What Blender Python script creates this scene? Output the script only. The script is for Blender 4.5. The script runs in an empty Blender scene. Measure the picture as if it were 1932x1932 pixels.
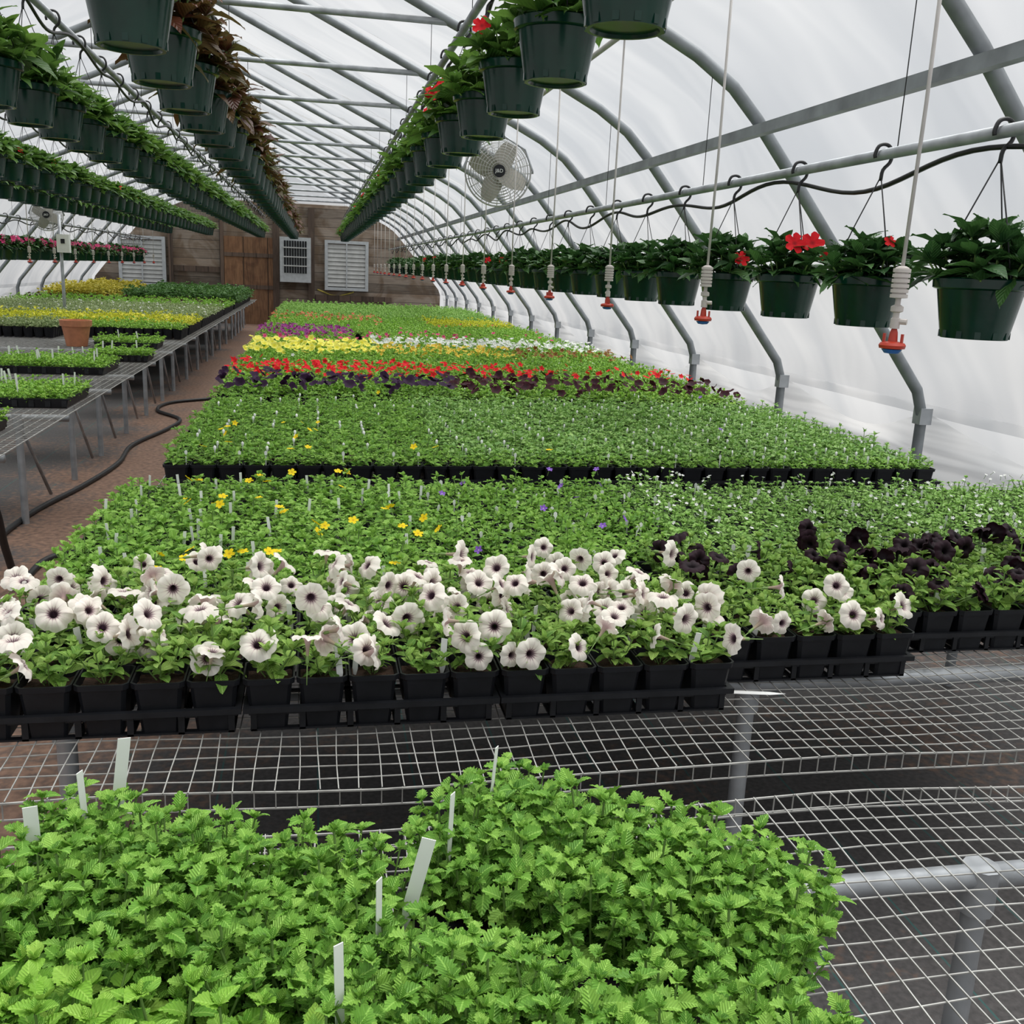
import bpy, math, random
import numpy as np
from mathutils import Vector, Matrix
PI=math.pi
sin,cos=math.sin,math.cos
COL=bpy.context.scene.collection
SC=bpy.context.scene
# ------------------------------------------------------------------ geometry helpers
class G:
    def __init__(s):
        s.V=[];s.L=[];s.T=[];s.M=[];s.U=[];s.n=0;s._a=None
    def add(s,v,f,m=0,uv=None):
        v=np.asarray(v,dtype=np.float64).reshape(-1,3)
        s.V.append(v)
        s.L.append(np.array([i for q in f for i in q],dtype=np.int64)+s.n)
        s.T.append(np.array([len(q) for q in f],dtype=np.int64))
        s.M.append(np.full(len(f),m,dtype=np.int32))
        s.U.append(np.zeros((len(v),2)) if uv is None else np.asarray(uv,float))
        s.n+=len(v); s._a=None
        return s
    def arr(s):
        if s._a is None:
            s._a=tuple(np.concatenate(x) for x in (s.V,s.L,s.T,s.M,s.U))
        return s._a
    def put(s,g,M=None,m=None):
        v,l,t,mm,u=g.arr()
        if M is not None: v=v@M[:3,:3].T+M[:3,3]
        s.V.append(v); s.L.append(l+s.n); s.T.append(t)
        s.M.append(mm if m is None else np.full(len(t),m,dtype=np.int32))
        s.U.append(u); s.n+=len(v); s._a=None
        return s
    def mesh(s,name,mats,smooth=True,sharp=None):
        v,l,t,mm,u=s.arr()
        me=bpy.data.meshes.new(name)
        me.vertices.add(len(v)); me.vertices.foreach_set('co',v.astype(np.float32).ravel())
        me.loops.add(len(l)); me.loops.foreach_set('vertex_index',l.astype(np.int32))
        me.polygons.add(len(t))
        me.polygons.foreach_set('loop_start',np.concatenate(([0],np.cumsum(t)[:-1])).astype(np.int32))
        if not isinstance(mats,(list,tuple)): mats=[mats]
        for x in mats: me.materials.append(x)
        me.polygons.foreach_set('material_index',mm.astype(np.int32))
        me.polygons.foreach_set('use_smooth',np.full(len(t),bool(smooth)))
        uvl=me.uv_layers.new(name='UVMap'); uvl.data.foreach_set('uv',u[l].astype(np.float32).ravel())
        me.update(calc_edges=True)
        if sharp: me.set_sharp_from_angle(angle=math.radians(sharp))
        return me
def MT(p=(0,0,0),yaw=0,el=0,roll=0,s=1.):
    return np.array(Matrix.Translation(p)@Matrix.Rotation(yaw,4,'Z')@Matrix.Rotation(el,4,'X')@Matrix.Rotation(roll,4,'Y')@Matrix.Scale(s,4))
def box(g,c,s,m=0,M=None):
    x,y,z=s[0]/2,s[1]/2,s[2]/2
    v=np.array([(-x,-y,-z),(x,-y,-z),(x,y,-z),(-x,y,-z),(-x,-y,z),(x,-y,z),(x,y,z),(-x,y,z)])+np.array(c)
    if M is not None: v=v@M[:3,:3].T+M[:3,3]
    return g.add(v,[(0,3,2,1),(4,5,6,7),(0,1,5,4),(1,2,6,5),(2,3,7,6),(3,0,4,7)],m)
def tube(g,pts,r,n=6,m=0,cap=True,closed=False):
    P=np.array(pts,float);k=len(P)
    if closed: T=np.roll(P,-1,0)-np.roll(P,1,0)
    else:
        T=np.zeros_like(P);T[1:-1]=P[2:]-P[:-2];T[0]=P[1]-P[0];T[-1]=P[-1]-P[-2]
    T/=np.linalg.norm(T,axis=1)[:,None]+1e-12
    ref=np.array((0,0,1.)) if abs(T[0][2])<.9 else np.array((1.,0,0))
    a=np.cross(T[0],ref);a/=np.linalg.norm(a)
    rr=np.broadcast_to(np.array(r,float),(k,))
    an=np.arange(n)*2*PI/n+(PI/4 if n==4 else 0)
    V=[]
    for i in range(k):
        a=a-np.dot(a,T[i])*T[i];a/=np.linalg.norm(a)+1e-12
        b=np.cross(T[i],a)
        V.append(P[i]+rr[i]*(np.cos(an)[:,None]*a+np.sin(an)[:,None]*b))
    V=np.concatenate(V);f=[]
    for i in range(k if closed else k-1):
        i2=(i+1)%k
        for j in range(n):
            j2=(j+1)%n
            f.append((i*n+j,i*n+j2,i2*n+j2,i2*n+j))
    if cap and not closed:
        f.append(tuple(range(n-1,-1,-1)));f.append(tuple((k-1)*n+j for j in range(n)))
    return g.add(V,f,m)
def lathe(g,prof,n=24,m=0,M=None,cap0=True,cap1=False):
    V=[];f=[]
    for r,z in prof:
        for j in range(n): V.append((r*cos(2*PI*j/n),r*sin(2*PI*j/n),z))
    for i in range(len(prof)-1):
        for j in range(n):
            j2=(j+1)%n
            f.append((i*n+j,i*n+j2,(i+1)*n+j2,(i+1)*n+j))
    if cap0: f.append(tuple(range(n-1,-1,-1)))
    if cap1: f.append(tuple((len(prof)-1)*n+j for j in range(n)))
    V=np.array(V)
    if M is not None: V=V@M[:3,:3].T+M[:3,3]
    return g.add(V,f,m)
def grid(g,fn,nu,nv,m=0,flip=False):
    V=[fn(i/nu,j/nv) for j in range(nv+1) for i in range(nu+1)]
    f=[]
    for j in range(nv):
        for i in range(nu):
            q=(j*(nu+1)+i,j*(nu+1)+i+1,(j+1)*(nu+1)+i+1,(j+1)*(nu+1)+i)
            f.append(q[::-1] if flip else q)
    return g.add(V,f,m)
# ------------------------------------------------------------------ object helpers
def thing(name,label,cat,loc=(0,0,0),rz=0,group=None,mesh=None):
    n=len(label.split())
    assert 4<=n<=16,label
    o=bpy.data.objects.new(name,mesh);COL.objects.link(o)
    o.location=loc;o.rotation_euler=(0,0,rz);o['label']=label;o['category']=cat
    if group:o['group']=group
    return o
def part(name,mesh,parent,loc=(0,0,0),rot=None,label=None):
    o=bpy.data.objects.new(name,mesh);COL.objects.link(o);o.parent=parent;o.location=loc
    if rot is not None:o.rotation_euler=rot
    if label:o['label']=label
    return o
def struct(name,mesh,label=None,cat=None):
    o=bpy.data.objects.new(name,mesh);COL.objects.link(o);o['kind']='structure'
    if label:o['label']=label;o['category']=cat
    return o
W1='first second third fourth fifth sixth seventh eighth ninth tenth eleventh twelfth thirteenth fourteenth fifteenth sixteenth seventeenth eighteenth nineteenth twentieth'.split()
def ordw(n):
    if n<=20:return W1[n-1]
    if n<30:return 'twenty-'+W1[n-21]
    if n==30:return 'thirtieth'
    if n<40:return 'thirty-'+W1[n-31]
    return 'fortieth'
# ------------------------------------------------------------------ materials
def newmat(name):
    m=bpy.data.materials.new(name);m.use_nodes=True;nt=m.node_tree
    for n in list(nt.nodes):nt.nodes.remove(n)
    return m,nt,nt.nodes.new('ShaderNodeOutputMaterial')
def ND(nt,t,**k):
    n=nt.nodes.new(t)
    for a,b in k.items():setattr(n,a,b)
    return n
def ramp(nt,fac,stops):
    r=nt.nodes.new('ShaderNodeValToRGB');e=r.color_ramp.elements
    e[0].position,e[0].color=stops[0][0],(*stops[0][1],1)
    e[1].position,e[1].color=stops[1][0],(*stops[1][1],1)
    for p,c in stops[2:]:
        x=e.new(p);x.color=(*c,1)
    nt.links.new(fac,r.inputs[0]);return r.outputs[0]
def mth(nt,op,a,b=None,c=None):
    n=nt.nodes.new('ShaderNodeMath');n.operation=op
    for i,x in enumerate((a,b,c)):
        if x is None:continue
        if isinstance(x,(int,float)):n.inputs[i].default_value=x
        else:nt.links.new(x,n.inputs[i])
    return n.outputs[0]
def mixc(nt,f,a,b):
    n=nt.nodes.new('ShaderNodeMix');n.data_type='RGBA'
    for s,x in ((n.inputs[0],f),(n.inputs[6],a),(n.inputs[7],b)):
        if isinstance(x,(int,float)):s.default_value=x
        elif isinstance(x,tuple):s.default_value=(*x,1)
        else:nt.links.new(x,s)
    return n.outputs[2]
def noise(nt,scale,detail=3,vec=None,stretch=None,coord='Object',dist=0,rot=None):
    tc=ND(nt,'ShaderNodeTexCoord');src=tc.outputs[coord]
    if stretch:
        mp=ND(nt,'ShaderNodeMapping');mp.inputs['Scale'].default_value=stretch
        if rot:mp.inputs['Rotation'].default_value=rot
        nt.links.new(src,mp.inputs[0]);src=mp.outputs[0]
    n=ND(nt,'ShaderNodeTexNoise');n.inputs['Scale'].default_value=scale;n.inputs['Detail'].default_value=detail;n.inputs['Distortion'].default_value=dist
    nt.links.new(src,n.inputs['Vector']);return n.outputs['Fac']
def pmat(name,col,rough=.5,metal=0,var=.25,scale=12,bump=0,bscale=60,spec=.5,stretch=None):
    m,nt,out=newmat(name);p=ND(nt,'ShaderNodeBsdfPrincipled')
    d=tuple(max(0,c*(1-var)) for c in col);l=tuple(min(1,c*(1+var)) for c in col)
    nt.links.new(ramp(nt,noise(nt,scale,stretch=stretch),[(.3,d),(.7,l)]),p.inputs['Base Color'])
    p.inputs['Roughness'].default_value=rough;p.inputs['Metallic'].default_value=metal;p.inputs['Specular IOR Level'].default_value=spec
    if bump:
        b=ND(nt,'ShaderNodeBump');b.inputs['Strength'].default_value=bump;b.inputs['Distance'].default_value=.01
        nt.links.new(noise(nt,bscale,stretch=stretch),b.inputs['Height']);nt.links.new(b.outputs[0],p.inputs['Normal'])
    nt.links.new(p.outputs[0],out.inputs[0]);return m
def leafmat(name,dark,mid,light,trans=.25,rough=.5,vein=.35,spec=.35,k=1.):
    dark,mid,light=[tuple(min(.95,c*k) for c in q) for q in (dark,mid,light)]
    m,nt,out=newmat(name)
    geo=ND(nt,'ShaderNodeNewGeometry');oi=ND(nt,'ShaderNodeObjectInfo')
    f=mth(nt,'ADD',mth(nt,'MULTIPLY',geo.outputs['Random Per Island'],.75),mth(nt,'MULTIPLY',oi.outputs['Random'],.25))
    col=ramp(nt,f,[(0.05,dark),(1,light),(.5,mid)])
    p=ND(nt,'ShaderNodeBsdfPrincipled')
    if vein:
        uv=ND(nt,'ShaderNodeTexCoord');sx=ND(nt,'ShaderNodeSeparateXYZ');nt.links.new(uv.outputs['UV'],sx.inputs[0])
        au=mth(nt,'ABSOLUTE',mth(nt,'SUBTRACT',sx.outputs[0],.5))
        mid_=mth(nt,'LESS_THAN',au,.035)
        sv=mth(nt,'SINE',mth(nt,'SUBTRACT',mth(nt,'MULTIPLY',sx.outputs[1],44.),mth(nt,'MULTIPLY',au,40.)))
        side=mth(nt,'MULTIPLY',mth(nt,'LESS_THAN',sv,-.8),.6)
        vf=mth(nt,'MULTIPLY',side,vein)
        col=mixc(nt,vf,col,tuple(c*.6 for c in dark))
        col=mixc(nt,mth(nt,'MULTIPLY',mid_,vein),col,tuple(min(1,c*1.4+.05) for c in light))
        b=ND(nt,'ShaderNodeBump');b.inputs['Strength'].default_value=.5;b.inputs['Distance'].default_value=.0025
        nt.links.new(sv,b.inputs['Height']);nt.links.new(b.outputs[0],p.inputs['Normal'])
    nt.links.new(col,p.inputs['Base Color']);p.inputs['Roughness'].default_value=rough;p.inputs['Specular IOR Level'].default_value=spec
    t=ND(nt,'ShaderNodeBsdfTranslucent');nt.links.new(mixc(nt,.4,col,light),t.inputs[0])
    mx=ND(nt,'ShaderNodeMixShader');mx.inputs[0].default_value=trans
    nt.links.new(p.outputs[0],mx.inputs[1]);nt.links.new(t.outputs[0],mx.inputs[2]);nt.links.new(mx.outputs[0],out.inputs[0]);return m
def petalmat(name,stops,back=None,vein=None,trans=.25):
    m,nt,out=newmat(name);tc=ND(nt,'ShaderNodeTexCoord');sx=ND(nt,'ShaderNodeSeparateXYZ');nt.links.new(tc.outputs['UV'],sx.inputs[0])
    v=sx.outputs[1]
    if vein:
        oi=ND(nt,'ShaderNodeObjectInfo')
        s=mth(nt,'ABSOLUTE',mth(nt,'SINE',mth(nt,'MULTIPLY',sx.outputs[0],PI*15)))
        s=mth(nt,'POWER',mth(nt,'SUBTRACT',1.,s),2.5)
        # the dark throat runs out along the veins, more on some blooms than on others
        amt=mth(nt,'ADD',.12,mth(nt,'MULTIPLY',oi.outputs['Random'],.2))
        v=mth(nt,'SUBTRACT',v,mth(nt,'MULTIPLY',s,mth(nt,'MULTIPLY',amt,mth(nt,'SUBTRACT',1.,sx.outputs[1]))))
        v=mth(nt,'ADD',v,mth(nt,'MULTIPLY',mth(nt,'SUBTRACT',oi.outputs['Random'],.5),.06))
    col=ramp(nt,v,stops)
    if vein:
        s2=mth(nt,'MULTIPLY',s,mth(nt,'SUBTRACT',1.08,sx.outputs[1]))
        col=mixc(nt,mth(nt,'MULTIPLY',s2,.55),col,vein)
    if back:
        geo=ND(nt,'ShaderNodeNewGeometry');bc=ramp(nt,sx.outputs[1],back)
        if vein: bc=mixc(nt,mth(nt,'MULTIPLY',s2,.55),bc,vein)
        col=mixc(nt,geo.outputs['Backfacing'],col,bc)
    p=ND(nt,'ShaderNodeBsdfPrincipled');nt.links.new(col,p.inputs['Base Color']);p.inputs['Roughness'].default_value=.65;p.inputs['Specular IOR Level'].default_value=.2
    t=ND(nt,'ShaderNodeBsdfTranslucent');nt.links.new(col,t.inputs[0])
    mx=ND(nt,'ShaderNodeMixShader');mx.inputs[0].default_value=trans
    nt.links.new(p.outputs[0],mx.inputs[1]);nt.links.new(t.outputs[0],mx.inputs[2]);nt.links.new(mx.outputs[0],out.inputs[0]);return m
def filmmat(name,tint,ctint,clear,layers,fold_shade=.15,bump=.5):
    # layers: (scale, stretch, rotation, weight) - fold bumps, plus crease shading painted into the plastic's colour
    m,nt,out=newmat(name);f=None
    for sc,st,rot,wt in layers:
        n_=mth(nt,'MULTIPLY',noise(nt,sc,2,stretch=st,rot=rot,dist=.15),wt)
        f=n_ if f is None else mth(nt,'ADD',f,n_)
    lo=lambda c:tuple(x*(1-fold_shade*q) for x,q in zip(c,(1.1,1.,.9)))
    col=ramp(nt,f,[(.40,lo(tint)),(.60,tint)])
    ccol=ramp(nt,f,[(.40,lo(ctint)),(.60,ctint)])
    b=ND(nt,'ShaderNodeBump');b.inputs['Strength'].default_value=bump;b.inputs['Distance'].default_value=.15
    nt.links.new(f,b.inputs['Height'])
    t=ND(nt,'ShaderNodeBsdfTranslucent');nt.links.new(col,t.inputs[0]);nt.links.new(b.outputs[0],t.inputs['Normal'])
    d=ND(nt,'ShaderNodeBsdfDiffuse');nt.links.new(col,d.inputs[0]);nt.links.new(b.outputs[0],d.inputs['Normal'])
    a=ND(nt,'ShaderNodeMixShader');a.inputs[0].default_value=.2;nt.links.new(t.outputs[0],a.inputs[1]);nt.links.new(d.outputs[0],a.inputs[2])
    tr=ND(nt,'ShaderNodeBsdfTransparent');nt.links.new(ccol,tr.inputs[0])
    c=ND(nt,'ShaderNodeMixShader');c.inputs[0].default_value=clear;nt.links.new(a.outputs[0],c.inputs[1]);nt.links.new(tr.outputs[0],c.inputs[2])
    nt.links.new(c.outputs[0],out.inputs[0]);return m
def woodmat(name,base,vert=False,plank=.19,patch=None):
    m,nt,out=newmat(name);tc=ND(nt,'ShaderNodeTexCoord');sx=ND(nt,'ShaderNodeSeparateXYZ');nt.links.new(tc.outputs['Object'],sx.inputs[0])
    ax=sx.outputs[0] if vert else sx.outputs[2]
    q=mth(nt,'DIVIDE',ax,plank);fl=mth(nt,'FLOOR',q);fr=mth(nt,'FRACT',q)
    wn=ND(nt,'ShaderNodeTexWhiteNoise');wn.noise_dimensions='1D';nt.links.new(fl,wn.inputs['W'])
    gr=noise(nt,4,6,stretch=(9,1,1) if vert else (.6,1,9))
    f=mth(nt,'ADD',mth(nt,'MULTIPLY',wn.outputs['Value'],.45),mth(nt,'MULTIPLY',gr,.75))
    col=ramp(nt,f,[(.2,tuple(c*.4 for c in base)),(.95,tuple(min(1,c*1.6) for c in base))])
    if patch:
        pn=noise(nt,1.4,5,dist=1.5);col=mixc(nt,ramp(nt,pn,[(.45,(0,0,0)),(.6,(.8,.8,.8))]),col,ramp(nt,f,[(.2,tuple(c*.4 for c in patch)),(.95,tuple(c*1.5 for c in patch))]))
    col=mixc(nt,mth(nt,'LESS_THAN',fr,.05),col,tuple(c*.2 for c in base))
    p=ND(nt,'ShaderNodeBsdfPrincipled');nt.links.new(col,p.inputs['Base Color']);p.inputs['Roughness'].default_value=.8;nt.links.new(p.outputs[0],out.inputs[0]);return m
def floormat():
    m,nt,out=newmat('ground_cloth');tc=ND(nt,'ShaderNodeTexCoord');sx=ND(nt,'ShaderNodeSeparateXYZ');nt.links.new(tc.outputs['Object'],sx.inputs[0])
    big=noise(nt,1.5,6);fine=noise(nt,28,5)
    # aisle strip carries more trodden peat than the cloth below the benches
    d=mth(nt,'ABSOLUTE',mth(nt,'ADD',sx.outputs[0],1.15))
    ais=ramp(nt,d,[(.3,(.25,.25,.25)),(1.1,(0,0,0))])
    f=mth(nt,'ADD',mth(nt,'ADD',mth(nt,'MULTIPLY',big,.6),mth(nt,'MULTIPLY',fine,.4)),ais)
    mask=ramp(nt,f,[(.53,(0,0,0)),(.70,(1,1,1))])
    weave=noise(nt,60,3)
    cloth=ramp(nt,weave,[(.3,(.042,.039,.039)),(.7,(.080,.074,.073))])
    line=mth(nt,'LESS_THAN',mth(nt,'FRACT',mth(nt,'MULTIPLY',sx.outputs[0],3.3)),.02)
    cloth=mixc(nt,line,cloth,(.03,.09,.085))
    soil=ramp(nt,fine,[(.3,(.08,.044,.029)),(.7,(.22,.128,.086))])
    col=mixc(nt,mask,cloth,soil)
    p=ND(nt,'ShaderNodeBsdfPrincipled');nt.links.new(col,p.inputs['Base Color']);p.inputs['Roughness'].default_value=.75
    b=ND(nt,'ShaderNodeBump');b.inputs['Strength'].default_value=.5;b.inputs['Distance'].default_value=.01;nt.links.new(f,b.inputs['Height']);nt.links.new(b.outputs[0],p.inputs['Normal'])
    nt.links.new(p.outputs[0],out.inputs[0]);return m
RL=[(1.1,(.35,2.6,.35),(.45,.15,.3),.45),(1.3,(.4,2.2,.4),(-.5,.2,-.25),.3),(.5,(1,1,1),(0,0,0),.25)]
CL=[(1.2,(1,.35,5),(0,0,0),.55),(1.1,(1,1.8,.7),(.5,0,0),.25),(.6,(1,1,1),(0,0,0),.2)]
M=dict(
 galv=pmat('galvanised_steel',(.37,.39,.41),.45,.5,.25,9,.1,40),
 rib=pmat('weathered_rib_steel',(.24,.26,.275),.5,.3,.3,6,.1,30),
 wire=pmat('wire_steel',(.40,.40,.38),.5,.25,.25,30),
 blackplastic=pmat('black_plastic',(.008,.009,.012),.42,0,.3,20,.05,80,.35),
 tray=pmat('black_tray_plastic',(.011,.012,.015),.45,0,.3,20,.05,80,.35),
 soil=pmat('potting_soil',(.055,.028,.017),.95,0,.6,60,.8,120),
 gpot=pmat('dark_green_pot',(.001,.028,.018),.2,0,.35,8,.05,30,.4),
 hang=pmat('black_hanger',(.012,.013,.014),.45),
 tag=pmat('white_tag',(.87,.88,.87),.5,0,.04),
 hose=pmat('grey_drop_hose',(.5,.48,.46),.5,0,.1),
 weight=pmat('ribbed_grey_plastic',(.52,.48,.45),.5,0,.1),
 red=pmat('red_plastic',(.42,.035,.015),.4,0,.15),
 blue=pmat('blue_plastic',(.03,.12,.42),.4,0,.15),
 rubber=pmat('black_rubber',(.012,.012,.013),.5,0,.3),
 fanw=pmat('fan_enamel',(.5,.5,.48),.4,.2,.1),
 blade=pmat('fan_blade',(.42,.40,.35),.4,.2,.1),
 fwire=pmat('fan_guard_wire',(.45,.45,.44),.4,.3,.1),
 white=pmat('white_paint',(.75,.76,.76),.5,0,.08),
 louvre=pmat('dull_white_louvre',(.5,.51,.5),.55,0,.15,5),
 shutter=pmat('shutter_aluminium',(.5,.53,.55),.45,.2,.1),
 terra=pmat('terracotta',(.5,.2,.1),.7,0,.12,20),
 yhose=pmat('yellow_hose',(.6,.5,.1),.5),
 wood=woodmat('weathered_boards',(.25,.205,.165),False,.23,(.15,.10,.062)),
 door=woodmat('plywood_door',(.27,.14,.07),True,.61,(.19,.09,.045)),
 post=woodmat('dark_post',(.10,.068,.05),True,.3),
 floor=floormat(),
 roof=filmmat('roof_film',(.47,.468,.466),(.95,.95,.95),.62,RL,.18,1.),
 side=filmmat('side_film',(.50,.50,.50),(.94,.94,.94),.45,RL,.15,.6),
 curtain=filmmat('curtain_film',(.70,.695,.69),(.93,.93,.93),.12,CL,.16,1.),
 cut=leafmat('cut_leaf',(.065,.195,.025),(.165,.375,.045),(.32,.56,.095),trans=.25,k=1.05,vein=.4),
 ser=leafmat('serrated_leaf',(.11,.30,.032),(.235,.48,.052),(.39,.62,.105),k=1.05,vein=.3),
 pet=leafmat('petunia_leaf',(.11,.25,.04),(.235,.42,.07),(.39,.56,.14),k=1.04),
 bid=leafmat('bedding_leaf',(.095,.245,.03),(.195,.395,.05),(.33,.55,.11),k=1.12),
 dk=leafmat('deep_bedding_leaf',(.075,.195,.035),(.155,.315,.06),(.28,.45,.12),vein=0,k=1.12),
 bac=leafmat('soft_green_leaf',(.125,.275,.05),(.23,.425,.085),(.36,.55,.16),vein=0,k=1.1),
 mid=leafmat('mid_green_leaf',(.115,.285,.028),(.22,.425,.053),(.35,.56,.09),vein=0,k=1.1),
 grey=leafmat('grey_green_leaf',(.15,.22,.08),(.28,.36,.15),(.42,.48,.27),vein=0,k=1.1),
 lime=leafmat('lime_leaf',(.35,.42,.02),(.58,.6,.03),(.78,.75,.08),vein=0,k=1.05),
 char=leafmat('chartreuse_leaf',(.22,.2,.02),(.42,.38,.04),(.6,.52,.08),vein=0,k=1.1),
 big=leafmat('dark_large_leaf',(.025,.08,.02),(.06,.15,.035),(.13,.25,.06),vein=0,k=1.2),
 imp=leafmat('impatiens_leaf',(.015,.055,.017),(.034,.10,.027),(.075,.18,.045),trans=.15,rough=.4,vein=.2,spec=.5,k=1.15),
 impl=leafmat('light_impatiens_leaf',(.025,.085,.016),(.065,.165,.028),(.17,.31,.055),trans=.35,rough=.4,vein=.15,spec=.5),
 brz=leafmat('bronze_leaf',(.045,.010,.007),(.12,.030,.016),(.07,.10,.025),trans=.3,rough=.4,vein=.1,spec=.5),
 stem=pmat('green_stem',(.16,.27,.07),.6),
 fwhite=petalmat('white_veined_petal',[(0,(.01,.003,.012)),(.16,(.02,.008,.02)),(.24,(.42,.31,.33)),(.38,(.88,.81,.74)),(1,(.96,.925,.85))],[(0,(.5,.48,.25)),(.2,(.56,.40,.39)),(.5,(.80,.67,.63)),(1,(.94,.89,.82))],(.42,.22,.29),.35),
 fdark=petalmat('near_black_petal',[(0,(.003,.002,.003)),(1,(.018,.004,.010))],trans=.1),
 fred=petalmat('red_petal',[(0,(.3,.005,.01)),(.3,(.75,.012,.02)),(1,(.85,.02,.03))]),
 fyel=petalmat('yellow_petal',[(0,(.5,.25,.01)),(.3,(.85,.62,.01)),(1,(.9,.7,.02))]),
 flem=petalmat('lemon_petal',[(0,(.6,.5,.02)),(.3,(.85,.78,.06)),(1,(.92,.87,.22))]),
 fpur=petalmat('violet_petal',[(0,(.7,.6,.7)),(.25,(.22,.1,.5)),(1,(.3,.14,.62))]),
 fdp=petalmat('deep_purple_petal',[(0,(.01,.002,.012)),(1,(.035,.008,.045))],trans=.15),
 fbur=petalmat('burgundy_petal',[(0,(.015,.003,.006)),(1,(.055,.007,.016))],trans=.15),
 fmag=petalmat('magenta_petal',[(0,(.2,.01,.1)),(1,(.40,.07,.36))]),
 fpink=petalmat('pink_petal',[(0,(.5,.02,.1)),(1,(.85,.12,.32))]),
 fora=petalmat('salmon_petal',[(0,(.5,.1,.04)),(1,(.70,.27,.14))]),
 famb=petalmat('amber_petal',[(0,(.55,.25,.01)),(1,(.88,.74,.12))]),
 fbrn=petalmat('russet_petal',[(0,(.12,.03,.01)),(1,(.38,.19,.05))]),
 fwh=petalmat('small_white_petal',[(0,(.7,.7,.3)),(.3,(.85,.86,.86)),(1,(.9,.9,.9))]),
)
# ------------------------------------------------------------------ camera
CZ=1.60
th,ph,ro,FP=math.radians(11.63),math.radians(13.69),math.radians(2.6),1850.
Fv=Vector((sin(th)*cos(ph),cos(th)*cos(ph),-sin(ph)));Rv=Vector((cos(th),-sin(th),0));Uv=Vector((sin(th)*sin(ph),cos(th)*sin(ph),cos(ph)))
Rr=Rv*cos(ro)+Uv*sin(ro);Ur=Uv*cos(ro)-Rv*sin(ro)
cd=bpy.data.cameras.new('camera');cam=bpy.data.objects.new('camera',cd);COL.objects.link(cam)
cd.sensor_width=36;cd.lens=36*FP/1932;cd.clip_start=.02;cd.clip_end=200
mw=Matrix((Rr,Ur,-Fv)).transposed().to_4x4();mw.translation=(0,0,CZ);cam.matrix_world=mw
SC.camera=cam
def proj(x,y,z):
    d=Vector((x,y,z-CZ));f=d.dot(Fv)
    if f<.05:return (-9e9,-9e9)
    return 966+FP*d.dot(Rr)/f,966-FP*d.dot(Ur)/f
def inview(x,y,z,mg=160):
    a,b=proj(x,y,z);return -mg<a<1932+mg and -mg<b<1932+mg
# ------------------------------------------------------------------ leaves and plants
OUT={
 'ovate':[(0,.06),(.12,.5),(.3,.95),(.55,1.),(.8,.72),(.94,.35),(1,.03)],
 'lance':[(0,.08),(.2,.55),(.45,1),(.7,.7),(.88,.28),(1,.02)],
 'broad':[(0,.08),(.18,.6),(.42,1),(.68,.78),(.88,.34),(1,.02)],
 'low':[(0,.1),(.4,1),(.75,.7),(1,.04)],
 'vlow':[(0,.15),(.45,1),(1,.05)],
}
OUT3={
 'cut':[(0,.06,0),(.15,.09,.13),(.18,.62,.19),(.29,.54,.27),(.37,1.0,.35),(.47,.67,.46),(.59,.97,.54),(.66,.56,.64),(.79,.68,.72),(.84,.37,.8),(.94,.29,.9),(1,.02,1)],
 'serr':[(0,.06,0),(.1,.1,.1),(.17,.62,.17),(.24,.7,.22),(.32,.98,.3),(.37,.9,.37),(.46,1.0,.45),(.52,.86,.52),(.62,.85,.6),(.67,.66,.67),(.77,.6,.75),(.82,.4,.82),(.92,.24,.9),(1,.02,1)],
}
def mkleaf(style,ratio,curl,fold,wave=0.):
    st=OUT3.get(style) or [(t,w,t) for t,w in OUT[style]]
    V=[];uv=[]
    for i,(te,w,tm) in enumerate(st):
        hw=w*ratio/2
        V+=[(0,tm,-curl*tm*tm+.1*tm),(-hw,te,-curl*te*te+.1*te+fold*hw+wave*(i%2)*.06),(hw,te,-curl*te*te+.1*te+fold*hw-wave*(i%2)*.05)]
        uv+=[(.5,tm),(.5-w/2,te),(.5+w/2,te)]
    f=[]
    for i in range(len(st)-1):
        a,b=3*i,3*i+3
        f+=[(a,b,b+1,a+1),(a,a+2,b+2,b)]
    g=G();g.add(V,f,0,uv);return g
LEAF={}
for st,ra in (('ovate',.62),('lance',.43),('broad',.56),('low',.68),('vlow',.68),('cut',.88),('serr',.74)):
    LEAF[st]=[mkleaf(st,ra*k,c,fo,wv) for k,c,fo,wv in ((1,.15,.35,.4),(.92,.4,.3,.8),(1.08,.28,.45,1.1),(1,.55,.25,.6))]
def shoot(g,r,base,az,lean,length,nodes,LL,style,el=(.05,.8),whorl=2,stem=.0016,crown=3,taper=.35):
    p=np.array(base,float);pts=[]
    for i in range(nodes+1):
        pts.append(p.copy());a=lean*(1-.55*i/(nodes+1))
        p=p+np.array([-sin(az)*sin(a),cos(az)*sin(a),cos(a)])*length/nodes
    tube(g,pts,stem,4,1,cap=False)
    y0=r.uniform(0,6.28)
    for i in range(1,nodes+1):
        t=i/nodes;sz=LL*(1.05-taper*t)*r.uniform(.82,1.15)
        for w in range(whorl):
            yaw=y0+i*(PI/2 if whorl==2 else .9)+w*2*PI/whorl+r.gauss(0,.22)
            g.put(r.choice(LEAF[style]),MT(pts[i],yaw,el[0]+(el[1]-el[0])*t+r.gauss(0,.16),r.gauss(0,.2),sz),0)
    for c in range(crown):
        g.put(r.choice(LEAF[style]),MT(pts[-1],y0+c*2*PI/max(1,crown)+.5,r.uniform(.85,1.2),0,LL*r.uniform(.4,.6)),0)
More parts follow.
